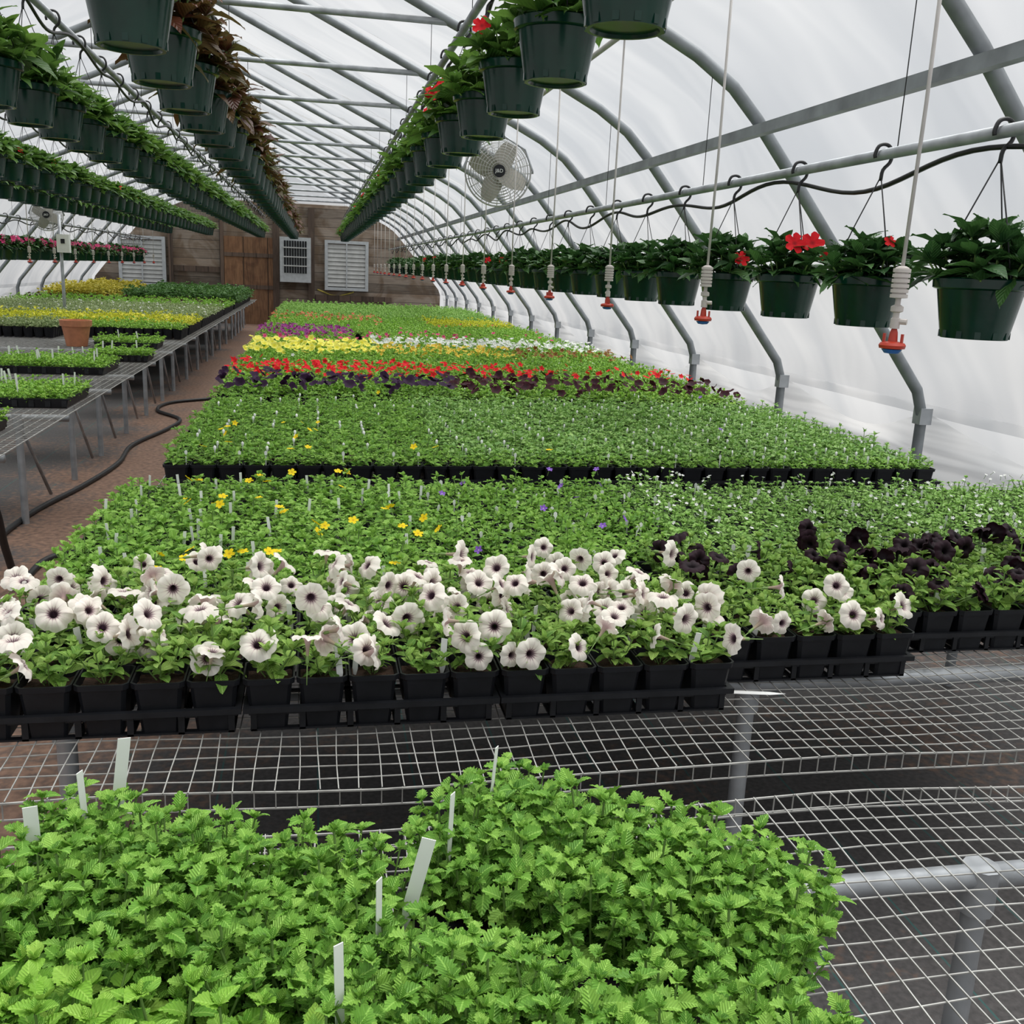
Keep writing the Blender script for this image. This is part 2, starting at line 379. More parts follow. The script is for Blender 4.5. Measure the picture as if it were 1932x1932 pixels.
def plant(seed,H,spread,shoots,nodes,LL,style,el=(.05,.8),whorl=2,crown=3,lean=.75,taper=.35):
    r=random.Random(seed);g=G()
    for k in range(shoots):
        c=k==0
        az=r.uniform(0,6.28) if c else 2*PI*k/max(1,shoots-1)+r.uniform(-.4,.4)
        shoot(g,r,(0 if c else -sin(az)*spread*.15,0 if c else cos(az)*spread*.15,0),az,.08 if c else lean*r.uniform(.7,1.15),H*(1 if c else r.uniform(.75,1.0)),nodes,LL,style,el,whorl,crown=crown,taper=taper)
    return g
def trumpet(flop=0.,ruf=1.):
    g=G();n=30;V=[];uv=[]
    rings=[(.0028,-.046,0),(.004,-.032,.07),(.0055,-.018,.13),(.0085,-.006,.2),(.0145,.0,.36),(.0235,.0025,.64),(.031,.001,.86),(.0365,-.004,1)]
    for r,z,v in rings:
        for j in range(n+1):
            a=2*PI*j/n;k=max(0,(v-.3)/.7)
            rr=r*(1+.08*k*(abs(cos(2.5*a))**.6*2-1))
            zz=z+ruf*k*(.003*sin(10*a+.4)+.0025*cos(5*a)+.0012*sin(15*a))-flop*k*k*(.012+.008*cos(a))
            V.append((rr*cos(a),rr*sin(a),zz));uv.append((j/n,v))
    f=[]
    for i in range(len(rings)-1):
        for j in range(n):
            a=i*(n+1)+j;b=a+n+1
            f.append((a,b,b+1,a+1))
    g.add(V,f,0,uv)
    lathe(g,[(.0015,-.058),(.0045,-.053),(.0036,-.038)],6,1)
    tube(g,[(0,0,-.053),(0,0,-.075),(0,0,-.1)],.0013,5,1)
    return g
def dflower(r,pet=5,per=4,cup=.15,stem=.0,m=0,ms=1):
    g=G();n=pet*per;V=[(0,0,0)];uv=[(0,0)]
    for q,(k,v) in enumerate(((.45,.45),(1,1))):
        for j in range(n):
            a=2*PI*j/n;lob=abs(cos(pet/2*a))**.55
            rr=r*k*(1 if q==0 else .55+.45*lob)
            V.append((rr*cos(a),rr*sin(a),cup*r*k*k+(.08*r*sin(pet*2*a) if q else 0)));uv.append((j/n,v))
    f=[(0,1+j,1+(j+1)%n) for j in range(n)]+[(1+j,1+n+j,1+n+(j+1)%n,1+(j+1)%n) for j in range(n)]
    g.add(V,f,m,uv)
    if stem: tube(g,[(0,0,0),(0,0,-stem)],.0009,4,ms,cap=False)
    return g
def facing(az,tilt):   # euler so that local +Z points at azimuth az, tilted from vertical
    d=Vector((sin(tilt)*cos(az),sin(tilt)*sin(az),cos(tilt)))
    return d.to_track_quat('Z','Y').to_euler()
# ------------------------------------------------------------------ building shell
XC=-1.1
PR=[(4.4,0),(4.4,.93),(4.35,1.07),(4.05,1.44),(3.74,1.82),(3.49,2.12),(3.26,2.39),(3.12,2.53),(2.92,2.66),(2.67,2.78),(1.94,3.09),(.97,3.53),(.25,3.86),(0,3.92)]
RY=[1.43+1.72*k for k in range(15)]
Y0,Y1=-1.6,27.
g=G();box(g,(XC,(Y0+Y1)/2,-.05),(9.4,Y1-Y0,.1));struct('floor',g.mesh('floor',M['floor'],False))
def resample(P,step=.14):
    out=[P[0]]
    for a,b in zip(P[:-1],P[1:]):
        k=max(1,int(math.hypot(b[0]-a[0],b[1]-a[1])/step))
        for i in range(1,k+1):out.append((a[0]+(b[0]-a[0])*i/k,a[1]+(b[1]-a[1])*i/k))
    return out
half=[(w+.05 if z<1.1 else w+.045,z if z<1.1 else z+.045) for w,z in PR[:-1] if z>.9]+[(0,PR[-1][1]+.045)]
rp=resample(half)
full=[(XC+w,z) for w,z in rp]+[(XC-w,z) for w,z in rp[::-1][1:]]
def roof_fn(u,v):
    i=min(len(full)-1,int(round(u*(len(full)-1))));x,z=full[i];y=Y0+v*(Y1-Y0)
    p_=((y-RY[0])/1.72)%1.0;sp=sin(PI*p_)
    nx,nz=x-XC,(z-1.2)*1.4;l=math.hypot(nx,nz)+1e-6
    s=abs(u-.5)*2*6
    # film billows outward between the ribs, with diagonal creases running off them
    w=.095*sp**.8*min(1,(1-abs(u-.5)*2)*12)+sp*(.016*sin(y*7+s*9)+.012*sin(y*4-s*13+1)+.007*sin(s*17+y*2))
    return (x+nx/l*w,y,z+nz/l*w)
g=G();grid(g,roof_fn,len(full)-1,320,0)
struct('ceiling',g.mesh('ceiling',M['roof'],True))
for nm,sg in (('wall_right',1),('wall_left',-1)):
    def fn(u,v,sg=sg):
        y=Y0+v*(Y1-Y0);z=u*.99;p_=((y-RY[0])/1.72)%1.0
        return (XC+sg*(4.45+.19*sin(PI*p_)**.8*sin(PI*min(1,u*1.02))**.7),y,z)
    g=G();grid(g,fn,12,320,0,flip=sg<0)
    struct(nm,g.mesh(nm,M['side'],True))
    # roll-up curtain hanging inside the lower wall, its top edge sagging between the ribs
    def fn(u,v,sg=sg):
        y=Y0+v*(Y1-Y0);p_=((y-RY[0])/1.72)%1.0;sp=sin(PI*p_);top=.94-.17*sp**1.3
        z=.01+u*(top-.01)
        d=.05*sin(z*17+2.8*sp)*sp+.018*sin(z*41-1.5*sp)*sp*u
        return (XC+sg*(4.437+d*.4+.16*sp**.8*sin(PI*min(1,z/.97))**.7),y,z)
    g=G();grid(g,fn,30,320,0,flip=sg<0)
    struct('trim_%d'%(7 if sg>0 else 8),g.mesh('curtain',M['curtain'],True))
# ribs with their collar ties
pin=[(max(0,w-.005),z) for w,z in PR]
ribpts=[(XC+w,0,z) for w,z in resample(pin,.25)]+[(XC-w,0,z) for w,z in resample(pin,.25)[::-1][1:]]
g=G();tube(g,ribpts,.031,10);rib_me=g.mesh('arch_rib',M['rib'],True)
g=G();tube(g,[(-3.03,0,3.09),(.83,0,3.09)],.021,8);tie_me=g.mesh('cross_tie',M['galv'],True)
g=G();box(g,(XC+4.4,-.0,.93),(.072,.072,.09));clamp_me=g.mesh('clamp',M['galv'],False)
g=G();box(g,(XC+4.4,0,.03),(.1,.1,.06));foot_me=g.mesh('foot_plate',M['galv'],False)
for k,y in enumerate(RY[1:]):
    o=thing('arch_rib','%s nearest grey steel arch rib spanning the greenhouse under the plastic film'%ordw(k+1),'arch rib',(0,y,0),0,'arch ribs of the greenhouse',)
    part('rib_tube',rib_me,o);part('cross_tie',tie_me,o);part('clamp',clamp_me,o);part('foot_plate',foot_me,o)
def along(name,label,cat,x,z,r,mat,y0=.6,y1=26.95,n=8):
    g=G();tube(g,[(0,y0,0),(0,y1,0)],r,n);return thing(name,label,cat,(x,0,z),0,None,g.mesh(name,M[mat],True))
g=G();box(g,(0,13.7,0),(.045,26.4,.05));pm=g.mesh('purlin',M['rib'],False)
thing('purlin','long grey steel purlin along the upper right slope of the arch ribs','purlin',(2.13,0,2.33),0,None,pm)
thing('purlin','long grey steel purlin along the upper left slope, above pink baskets','purlin',(-4.33,0,2.33),0,None,pm)
thing('purlin','grey steel ridge purlin running along the peak of the roof','purlin',(XC,0,3.83),0,None,pm)
# back wall
g=G();zc=3.09
pl=[(w,z) for w,z in PR if z<3.08]
e=(1.94,zc)
poly=[(XC+w,z) for w,z in pl]+[(XC+e[0],zc),(XC-e[0],zc)]+[(XC-w,z) for w,z in pl[::-1]]
n=len(poly);g.add([(x,27.0,z) for x,z in poly]+[(x,27.08,z) for x,z in poly],[tuple(range(n)),tuple(range(2*n-1,n-1,-1))]+[(i,i+n,(i+1)%n+n,(i+1)%n) for i in range(n)])
struct('wall_back',g.mesh('wall_back',M['wood'],False))
g=G();g.add([(XC-1.94,27.03,zc),(XC+1.94,27.03,zc),(XC+.25,27.03,3.9),(XC,27.03,3.96),(XC-.25,27.03,3.9)],[(0,1,2,3,4)])
struct('window_1',g.mesh('window_1',M['side'],False))
for i,x in enumerate((-1.0,-.1,-2.35,-3.6)):
    g=G();box(g,(x,26.93,1.5),(.16 if i<2 else .1,.1,3.0 if i<3 else 2.7));struct('trim_%d'%(i+1),g.mesh('trim',M['post'],False))
for i,(x,w_,z) in enumerate(((-3.0,1.2,1.35),(1.0,2.0,.75))):
    g=G();box(g,(x,26.95,z),(w_,.07,.14));struct('trim_%d'%(i+5),g.mesh('trim',M['post'],False))
g=G();box(g,(-1.68,26.92,1.1),(1.22,.06,2.2))
d=struct('door_1',g.mesh('door_1',M['door'],False))
g=G();box(g,(-1.68,26.88,.95),(1.22,.02,.1));part('door_batten',g.mesh('door_batten',M['post'],False),d)
g=G();box(g,(-1.68,26.88,1.75),(1.22,.02,.1));part('door_batten',g.mesh('door_batten',M['post'],False),d)
def shutter(label,x0,x1,z0,z1):
    o=thing('exhaust_shutter',label,'shutter',((x0+x1)/2,26.9,z0));w=x1-x0;h=z1-z0
    g=G()
    for sx in (-1,1):box(g,(sx*(w/2-.04),0,h/2),(.08,.14,h))
    for z in (.04,h-.04):box(g,(0,0,z),(w-.16,.14,.08))
    part('frame',g.mesh('frame',M['shutter'],False),o)
    g=G();k=10
    for i in range(k):
        z=.1+(h-.2)*(i+.5)/k
        box(g,(0,0,0),(w-.16,.012,(h-.2)/k*1.02),0,MT((0,-.02,z),0,-.3))
    part('louvre_blades',g.mesh('louvre_blades',M['louvre'],False),o)
    g=G();box(g,(0,-.075,h/2),(.03,.012,h-.16));part('tie_bar',g.mesh('tie_bar',M['shutter'],False),o)
shutter('grey framed louvre shutter on the back wall, left of the plywood door',-4.85,-3.72,.87,2.1)
shutter('grey framed louvre shutter on the back wall, right of the heater',.24,1.37,.95,2.22)
o=thing('unit_heater','grey box heater with dark vertical louvre slots hung on back wall','heater',(-.5,26.6,1.13))
g=G();box(g,(0,.1,.55),(.78,.4,1.12));part('casing',g.mesh('casing',M['shutter'],False),o)
g=G()
for i in range(9):box(g,(-.26+.065*i,-.11,.62),(.045,.02,.8))
part('louvre_slots',g.mesh('louvre_slots',M['blackplastic'],False),o)
g=G();box(g,(0,-.12,.62),(.6,.03,.03));box(g,(0,-.12,.85),(.6,.03,.03));box(g,(0,-.12,.4),(.6,.03,.03));part('cross_bars',g.mesh('cross_bars',M['louvre'],False),o)
g=G();tube(g,[(0,.1,1.1),(0,.1,1.5)],.06,10);part('flue',g.mesh('flue',M['rib'],True),o)
g=G();tube(g,[(0,0,.05),(.15,0,0),(.35,0,-.08),(.55,0,-.1),(.8,0,-.03),(.95,0,.02)],.02,6)
thing('garden_hose','yellow hose looped low on the back wall below the right shutter','hose',(.05,26.97,.9),0,None,g.mesh('garden_hose',M['yhose'],True))
# ------------------------------------------------------------------ benches
def bench(label,x0,x1,y0,y1,legx,legy,sx,sy,wav,seg,r=.0017,brace=False,group=None):
    cx,cy=(x0+x1)/2,(y0+y1)/2
    o=thing('wire_bench',label,'bench',(cx,cy,0),0,group)
    zt=.678 if wav else .681
    zf=lambda x,y:zt+wav*(sin(x*5.1+y*2.2)+.6*sin(y*7.3-x*3.1))
    jx=lambda x,y:(.004*sin(y*9+x*37) if wav else 0)
    g=G();nx=int(round((x1-x0)/sx));ny=int(round((y1-y0)/sy))
    for i in range(nx+1):
        x=x0+(x1-x0)*i/nx;rr=r*1.6 if i in (0,nx) else r
        tube(g,[(x-cx+jx(x,y0+(y1-y0)*k/seg),y0+(y1-y0)*k/seg-cy,zf(x,y0+(y1-y0)*k/seg)) for k in range(seg+1)],rr,4,cap=False)
    for j in range(ny+1):
        y=y0+(y1-y0)*j/ny;rr=r*1.6 if j in (0,ny) else r
        tube(g,[(x0+(x1-x0)*k/seg-cx,y-cy+jx(y,x0+(x1-x0)*k/seg),zf(x0+(x1-x0)*k/seg,y)-.0022) for k in range(seg+1)],rr,4,cap=False)
    if wav:   # folded down front and rear lips
        for y in (y0,y1):
            tube(g,[(x0+(x1-x0)*k/seg-cx,y-cy,zf(x0+(x1-x0)*k/seg,y)-.035) for k in range(seg+1)],r*1.4,4,cap=False)
            for i in range(nx+1):
                x=x0+(x1-x0)*i/nx;tube(g,[(x-cx,y-cy,zf(x,y)),(x-cx,y-cy,zf(x,y)-.036)],r,4,cap=False)
    part('mesh_top',g.mesh('mesh_top',M['wire'],False),o)
    for y in legy:
        g=G();tube(g,[(x0+.02-cx,y-cy,.645),(x1-.02-cx,y-cy,.645)],.021,10);part('frame_pipe',g.mesh('frame_pipe',M['galv'],True),o)
    g=G();tube(g,[(0,0,0),(0,0,.645)],.021,10);lathe(g,[(.03,.58),(.03,.665)],10,0,None,True,True);lm=g.mesh('leg',M['galv'],True,40)
    for y in legy:
        for x in legx:part('leg',lm,o,(x-cx,y-cy,0))
    if brace:
        for y in legy:
            g=G();tube(g,[(legx[-1]-cx,y-cy,.62),(legx[-1]-cx,y-cy+.6,.05)],.012,6);part('brace',g.mesh('brace',M['galv'],True),o)
    return o
bench('bare-ended wire mesh bench nearest the camera under bushy green seedling trays',-.95,2.3,.3,1.5,(-.5,1.1,2.1),(1.28,.5),.038,.043,.006,28,.0014)
bench('wire mesh bench carrying the white petunia pots, behind the nearest bench',-.68,3.0,1.64,3.78,(-.53,1.04,2.6),(2.08,3.4),.038,.043,.005,28,.0014)
MB=[(3.96,8),(8.05,12),(12.05,16),(16.05,20.2)]
for k,(a,b) in enumerate(MB):
    bench(['wire bench under the leafy green bedding pots, third from camera','wire bench under the red and yellow flower beds','wire bench under the purple and salmon flower beds','wire bench under the farthest green beds before the back wall'][k],-.64,2.95,a,b,(-.5,1.1,2.7),(a+.4,(a+b)/2,b-.4),.1,.1,0,1)
LB=[(3.2,7.9),(7.93,12.2),(12.23,17),(17.03,22),(22.03,25.5)]
for k,(a,b) in enumerate(LB):
    bench('%s nearest galvanized wire bench section left of the brown aisle'%ordw(k+1),-4.95,-1.42,a,b,(-4.7,-3.2,-1.72),[a+.45+(b-a-.9)*i/3 for i in range(4)],.05,.05,0,1,.002,True,'wire benches left of the aisle')
# ------------------------------------------------------------------ square pots and trays
def squarepot(w0=.070,w1=.098,h=.11):
    g=G()
    def ring(w,z):
        a=w/2;c=a*.82
        return [(-c,-a,z),(c,-a,z),(a,-c,z),(a,c,z),(c,a,z),(-c,a,z),(-a,c,z),(-a,-c,z)]
    rs=[ring(w0,0),ring(w1-.008,h-.012),ring(w1+.001,h-.012),ring(w1+.003,h),ring(w1-.004,h),ring(w1-.014,h-.022)]
    V=[p for r in rs for p in r];f=[tuple(range(7,-1,-1))]
    for i in range(len(rs)-1):
        for j in range(8):f.append((i*8+j,i*8+(j+1)%8,(i+1)*8+(j+1)%8,(i+1)*8+j))
    g.add(V,f);return g
POT=squarepot();pot_me=POT.mesh('pot',M['blackplastic'],False)
g=G();grid(g,lambda u,v:((u-.5)*.086,(v-.5)*.086,.094+.005*sin(9*u+7*v)*sin(5*v)),6,6);soil_me=g.mesh('soil',M['soil'],True)
def traymesh(w,d,z=.05):
    g=G();t=.012
    for s in (-1,1):
        box(g,(0,s*(d/2-t/2),z),(w,t,.012));box(g,(s*(w/2-t/2),0,z),(t,d-2*t,.012))
        box(g,(0,s*(d/2-.02),z-.01),(w-.02,.006,.014))
    for i in range(6):
        x=-w/2+.02+(w-.04)*i/5
        for s in (-1,1):box(g,(x,s*(d/2-.016),z/2),(.012,.006,z))
        box(g,(x,0,.0025),(.014,d-.03,.004))
    for i in range(4):box(g,(0,-d/2+.02+(d-.04)*i/3,.0025),(w-.03,.014,.004))
    return g
tray_me=traymesh(.517,.31).mesh('tray_body',M['tray'],False)
def potplate(h=.11):
    g=G();a,b=.035,.049
    g.add([(-a,-a,0),(a,-a,0),(a,a,0),(-a,a,0),(-b,-b,h),(b,-b,h),(b,b,h),(-b,b,h)],[(0,1,5,4),(1,2,6,5),(2,3,7,6),(3,0,4,7)],2)
    g.add([(-b,-b,h-.012),(b,-b,h-.012),(b,b,h-.012),(-b,b,h-.012)],[(0,1,2,3)],6)
    return g
PP=potplate()
# tag shapes
def tagmesh(w,h,t=.0012):
    g=G();V=[(-w/2,0,h),(w/2,0,h),(w/2,0,h*.3),(0,0,0),(-w/2,0,h*.3)]
    n=5;V=[(x,-t/2,z) for x,_,z in V]+[(x,t/2,z) for x,_,z in V]
    g.add(V,[tuple(range(n-1,-1,-1)),tuple(range(n,2*n))]+[(i,(i+1)%n,(i+1)%n+n,i+n) for i in range(n)]);return g
def tagarrow():
    g=G();w,h,t=.012,.072,.001
    V=[(-w/2,h*.8),(-w*.5,h*.93),(0,h),(w*.5,h*.93),(w/2,h*.8),(w*.2,h*.7),(w*.2,0),(-w*.2,0),(-w*.2,h*.7)]
    n=len(V);VV=[(x,-t/2,z) for x,z in V]+[(x,t/2,z) for x,z in V]
    g.add(VV,[tuple(range(n)),tuple(range(2*n-1,n-1,-1))]+[((i+1)%n,i,i+n,(i+1)%n+n) for i in range(n)]);return g
tag_me=tagmesh(.009,.09).mesh('plant_tag',M['tag'],False);tagl_me=tagmesh(.018,.15).mesh('plant_tag',M['tag'],False);tagn_me=tagmesh(.011,.15).mesh('plant_tag',M['tag'],False)
tagp_me=tagmesh(.013,.09).mesh('plant_tag',M['tag'],False)
TAGA=tagarrow();taga_me=TAGA.mesh('plant_tag',M['tag'],False)
# ------------------------------------------------------------------ bed of individual pots (petunias and their neighbours)
petg=[plant(100+i,.084,.05,6,4,.037,'ovate',(.1,.75),2,3,.8) for i in range(5)]
petm=[x.mesh('foliage',[M['pet'],M['stem']]) for x in petg]
bidm=[plant(200+i,.068,.05,8,3,.034,'cut',(-.1,.5),2,2,1.12).mesh('foliage',[M['bid'],M['stem']]) for i in range(5)]
blum=[plant(230+i,.064,.05,8,3,.033,'ovate',(-.1,.5),2,2,1.12).mesh('foliage',[M['bid'],M['stem']]) for i in range(4)]
bacm=[plant(260+i,.068,.05,9,4,.024,'serr',(-.1,.5),2,2,1.12).mesh('foliage',[M['bac'],M['stem']]) for i in range(4)]
TRS=[trumpet(0),trumpet(.4,1.3),trumpet(.8,1.5),trumpet(-.3,1.2)]
fl_white=[t.mesh('flower',[M['fwhite'],M['stem']]) for t in TRS];fl_dark=[t.mesh('flower',[M['fdark'],M['stem']]) for t in TRS]
fl_yel=dflower(.016,5,6,.1,.06).mesh('flower',[M['fyel'],M['stem']])
fl_vio=dflower(.013,5,4,.2,.03).mesh('flower',[M['fpur'],M['stem']])
fl_bac=dflower(.007,5,4,.2,.02).mesh('flower',[M['fwh'],M['stem']])
rg=random.Random(8)
PZ=.69
tcols=[(-.665,1.85),(-.145,1.85),(.375,1.85),(.903,1.99),(1.43,2.13),(1.95,2.13),(2.47,2.13)]
pit=.1035
for ti,(x0,yf) in enumerate(tcols):
    for rr in range(5):
        y=yf+.155+rr*.3115
        if y>3.6:continue
        if rr>0 and ti>0:continue
        if not inview(x0+.26,y,.75,300):continue
        if rr==0:lab='black pot tray at bench front, %s from left along the petunia edge'%ordw(ti+1)
        else:lab='black pot tray along the aisle side of petunia bench, %s from front'%ordw(rr+1)
        o=thing('pot_tray',lab,'tray',(x0+.26,y,.6855),0,'black trays under the petunia bench pots');part('tray_body',tray_me,o)
gc=0
for ti,(x0,yf) in enumerate(tcols):
    for c in range(5):
        gc+=1;x=x0+.052+pit*c
        for r in range(20):
            y=yf+.053+pit*r
            if y>3.61:break
            if not inview(x,y,.85,130):continue
            pos='%s row back, %s from left'%(ordw(r+1),ordw(gc))
            if (x<.84 and y<2.42) or (x<.9 and y<2.3) or (.9<x<1.43 and y<2.16):
                kd='w';nm='potted_petunia';lab='white petunia in black square pot, ';grp='white petunia pots at the bench front';fm=rg.choice(petm)
            elif (x>.86 and y<2.66):
                kd='d';nm='potted_petunia';lab='near-black petunia in black square pot, ';grp='dark petunia pots on the right';fm=rg.choice(petm)
            elif x<.35+.1*rg.random():
                kd='y';nm='potted_bidens';lab='low green yellow-flowering pot plant, ';grp='yellow-flowered pots behind the white petunias';fm=rg.choice(bidm)
            elif x<1.05+.1*rg.random():
                kd='v';nm='potted_fan_flower';lab='low green violet-flowering pot plant, ';grp='violet-flowered pots behind the white petunias';fm=rg.choice(blum)
            else:
                kd='b';nm='potted_bacopa';lab='low soft-green pot plant with white flowers, ';grp='white-flowered pots behind the dark petunias';fm=rg.choice(bacm)
            o=thing(nm,lab+pos,'potted plant',(x,y,PZ),0,grp)
            part('pot',pot_me,o)
            if r<2:part('soil',soil_me,o)
            f=part('foliage',fm,o,(0,0,.095),(0,0,rg.uniform(0,6.28)));s=rg.uniform(.85,1.18);f.scale=(s,s,s*rg.uniform(.75,1.25))
            if kd in 'wd':
                k=rg.choice([2,2,2,3,3,3]) if kd=='w' else rg.choice([1,1,2,2] if x>1.3 else [0,1,1,2])
                if r==0 and kd=='w':k=rg.choice([1,2,2,2,3,3])
                if ti==3 and kd=='w':k=[0,3,1,4,1][c] if r==0 else rg.choice([0,0,1])
                for q in range(k):
                    az=-PI/2+rg.gauss(0,1.4);tl=rg.uniform(.4,1.7) if rg.random()<.85 else rg.uniform(0,.4)
                    zz=rg.uniform(.035,.13) if kd=='w' else rg.uniform(.05,.105)
                    if x<-.4:zz=min(zz,.095)
                    yo=rg.uniform(-.05,.05) if zz>.07 else rg.uniform(-.07,-.03)
                    p=part('flower',rg.choice(fl_white if kd=='w' else fl_dark),o,(rg.uniform(-.055,.055),yo,.11+zz),facing(az if zz>.06 else -PI/2+rg.gauss(0,.8),tl if zz>.06 else rg.uniform(.9,1.6)))
                    s=rg.uniform(.70,.95)*(1 if kd=='w' else .98);p.scale=(s,s,s*rg.uniform(.8,1.2))
            elif kd=='y' and x>-.5 and rg.random()<.2:
                for q in range(rg.choice([1,1,2])):part('flower',fl_yel,o,(rg.uniform(-.04,.04),rg.uniform(-.04,.04),.11+rg.uniform(.05,.08)),facing(rg.uniform(0,6.28),rg.uniform(0,.9)))
            elif kd=='v' and rg.random()<.14:
                part('flower',fl_vio,o,(rg.uniform(-.04,.04),rg.uniform(-.04,.04),.11+rg.uniform(.05,.09)),facing(-PI/2+rg.gauss(0,1),rg.uniform(.3,1.2)))
            elif kd=='b' and rg.random()<.6:
                for q in range(rg.choice([1,2,3])):part('flower',fl_bac,o,(rg.uniform(-.045,.045),rg.uniform(-.045,.045),.11+rg.uniform(.05,.08)),facing(-PI/2+rg.gauss(0,1.2),rg.uniform(.1,1)))
            if rg.random()<(.3 if kd in 'wd' else .5):
                part('plant_tag',tagp_me if kd in 'wd' else (tag_me if kd=='y' else taga_me),o,(rg.choice([-.038,.038]),rg.uniform(-.035,.035),.08),(rg.uniform(-.15,.15),rg.uniform(-.15,.15),rg.uniform(-.7,.7)))
# ------------------------------------------------------------------ beds farther along (uncountable): one object per colour band
T_mid=[plant(300+i,.066,.05,8,3,.036,'low',(-.1,.5),2,2,1.15) for i in range(5)]
T_far=[plant(320+i,.075,.05,6,2,.046,'vlow',(-.05,.55),2,2,1.05) for i in range(4)]
T_tall=[plant(340+i,.16,.06,5,3,.075,'low',(-.1,.5),2,2,.8) for i in range(4)]
FB=dflower(.028,5,2,.15,0,3);FS=dflower(.017,5,2,.15,0,3);FT=dflower(.034,5,3,.2,0,3)
def bed(label,x0,x1,y0,y1,leaf,tmpl,flower=None,dens=0,fg=FB,hs=1.,tags=0,fh=(.06,.11),seed=0,z0=PZ,pitch=.104):
    r=random.Random(seed);g=G();ny=max(1,round((y1-y0)/pitch));nx=max(1,round((x1-x0)/pitch));px=(x1-x0)/nx;py=(y1-y0)/ny
    for j in range(ny):
        for i in range(nx):
            x=x0+(i+.5)*px;y=y0+(j+.5)*py
            g.put(PP,MT((x,y,z0)))
            mt=MT((x+r.gauss(0,.008),y+r.gauss(0,.008),z0+.095),r.uniform(0,6.28),0,0,r.uniform(.85,1.2)*hs);mt[2,:3]*=r.uniform(.75,1.3)
            g.put(r.choice(tmpl),mt)
            d=dens(x,y) if callable(dens) else dens
            k=int(d)+(r.random()<d-int(d))
            for q in range(k):
                az=-PI/2+r.gauss(0,1.2)
                e=facing(az,r.uniform(.1,1.1));mt=np.array(Matrix.Translation((x+r.uniform(-.05,.05),y+r.uniform(-.05,.05),z0+.11+r.uniform(*fh)*hs))@e.to_matrix().to_4x4()@Matrix.Scale(r.uniform(.75,1.15),4))
                g.put(fg,mt)
            if r.random()<tags:g.put(TAGA,MT((x+.03,y,z0+.09),r.uniform(-.6,.6),r.uniform(-.1,.1)),4)
    fm=M[flower] if flower else M['fwh']
    o=thing('bedding_plants',label,'bedding plants',(0,0,0),0,None,g.mesh('bedding_plants',[M[leaf],M['stem'],M['blackplastic'],fm,M['tag'],M['tag'],M['soil']]))
    o['kind']='stuff';return o
# bed two: front row individuals, the rest one mass
lowm=[x.mesh('foliage',[M['bid'],M['stem']]) for x in T_mid]
xs0=-.60
for c in range(33):
    x=xs0+.052+.104*c
    o=thing('potted_seedling','green bedding pot in front row facing the gap, %s from left'%ordw(c+1),'potted plant',(x,4.06,PZ),0,'front row of the leafy green bed')
    part('pot',pot_me,o);f=part('foliage',rg.choice(lowm),o,(0,0.01,.098),(0,0,rg.uniform(0,6.28)));f.scale=(.92,.92,.95)
    if c<6 and rg.random()<.6 or c in (2,9,10,15):
        part('flower',fl_yel,o,(rg.uniform(-.03,.03),rg.uniform(-.03,.03),.11+rg.uniform(.06,.09)),facing(rg.uniform(0,6.28),rg.uniform(0,.8)))
    if rg.random()<.5:part('plant_tag',taga_me,o,(.035,0,.09),(0,0,rg.uniform(-.5,.5)))
for k in range(7):
    o=thing('pot_tray','black tray under leafy green bed front, %s from left'%ordw(k+1),'tray',(xs0+.25+.495*k,4.165,.6855),0,'black trays at the front of the leafy green bed')
    t=part('tray_body',tray_me,o)
    t.scale=(.95,1,1)
L0,L1=-.60,2.84
T_bid=[plant(380+i,.066,.05,8,3,.034,'low',(-.1,.5),2,2,1.15) for i in range(5)]
bed('leafy green bedding plants with yellow flowers at left, behind the bench gap',L0,.56,4.12,6.0,'bid',T_bid,'fyel',lambda x,y:.18 if y<4.7 and x<0 else .015,FS,1,.3,(.06,.1),1)
bed('leafy dull-green bedding plants with white tags, right half of third bench',.56,L1,4.12,6.0,'dk',T_mid,'fpur',.01,FS,1,.45,(.06,.1),2)
bed('deep purple petunias along the left of the front flower band',L0,.88,6.14,6.8,'mid',T_far,'fdp',lambda x,y:1.9 if y<6.55 else 1.2,FT,1,.05,(.05,.11),3)
bed('burgundy black petunias along the right of the front flower band',.88,L1,6.14,6.9,'mid',T_far,'fbur',lambda x,y:1.5 if x<1.5 else 1.0,FT,1,.1,(.05,.11),4)
bed('bright red flowers massed behind the deep purple petunias',L0,.88,6.81,7.6,'mid',T_far,'fred',2.1,FB,1,.03,(.05,.12),5)
bed('green bedding plants with scattered red flowers behind burgundy petunias',.88,L1,6.92,7.55,'mid',T_far,'fred',lambda x,y:1.3 if x<1.7 else .7,FB,1,.1,(.06,.12),6)
bed('plain green strip of bedding plants between red and yellow flowers',L0,L1,7.63,8.55,'mid',T_far,'fwh',.05,FS,1,.05,(.05,.1),7)
bed('pale lemon yellow flowers massed at the left of the bed',L0,.54,8.57,9.7,'mid',T_far,'flem',1.7,FT,1,0,(.06,.12),8)
bed('amber yellow flowers in the middle of the bed beside lemon ones',.54,1.75,8.57,9.4,'mid',T_far,'famb',1.9,FB,1,0,(.06,.12),9)
bed('russet brown mixed flowers at the right of the yellow band',1.75,L1,8.57,9.4,'mid',T_far,'fbrn',1.4,FB,1,0,(.05,.11),10)
bed('white flowers massed in a strip behind the amber yellow flowers',.54,L1,9.42,10.4,'mid',T_far,'fwh',2.0,FB,1,0,(.06,.12),11)
bed('green plants dotted with pink flowers at left behind lemon flowers',L0,.54,9.72,10.6,'mid',T_far,'fpink',.4,FB,1,0,(.06,.12),12)
bed('purple magenta flowers in a strip at the left of the far bed',L0,.4,10.65,12.0,'mid',T_far,'fmag',2.0,FB,1,0,(.06,.12),13)
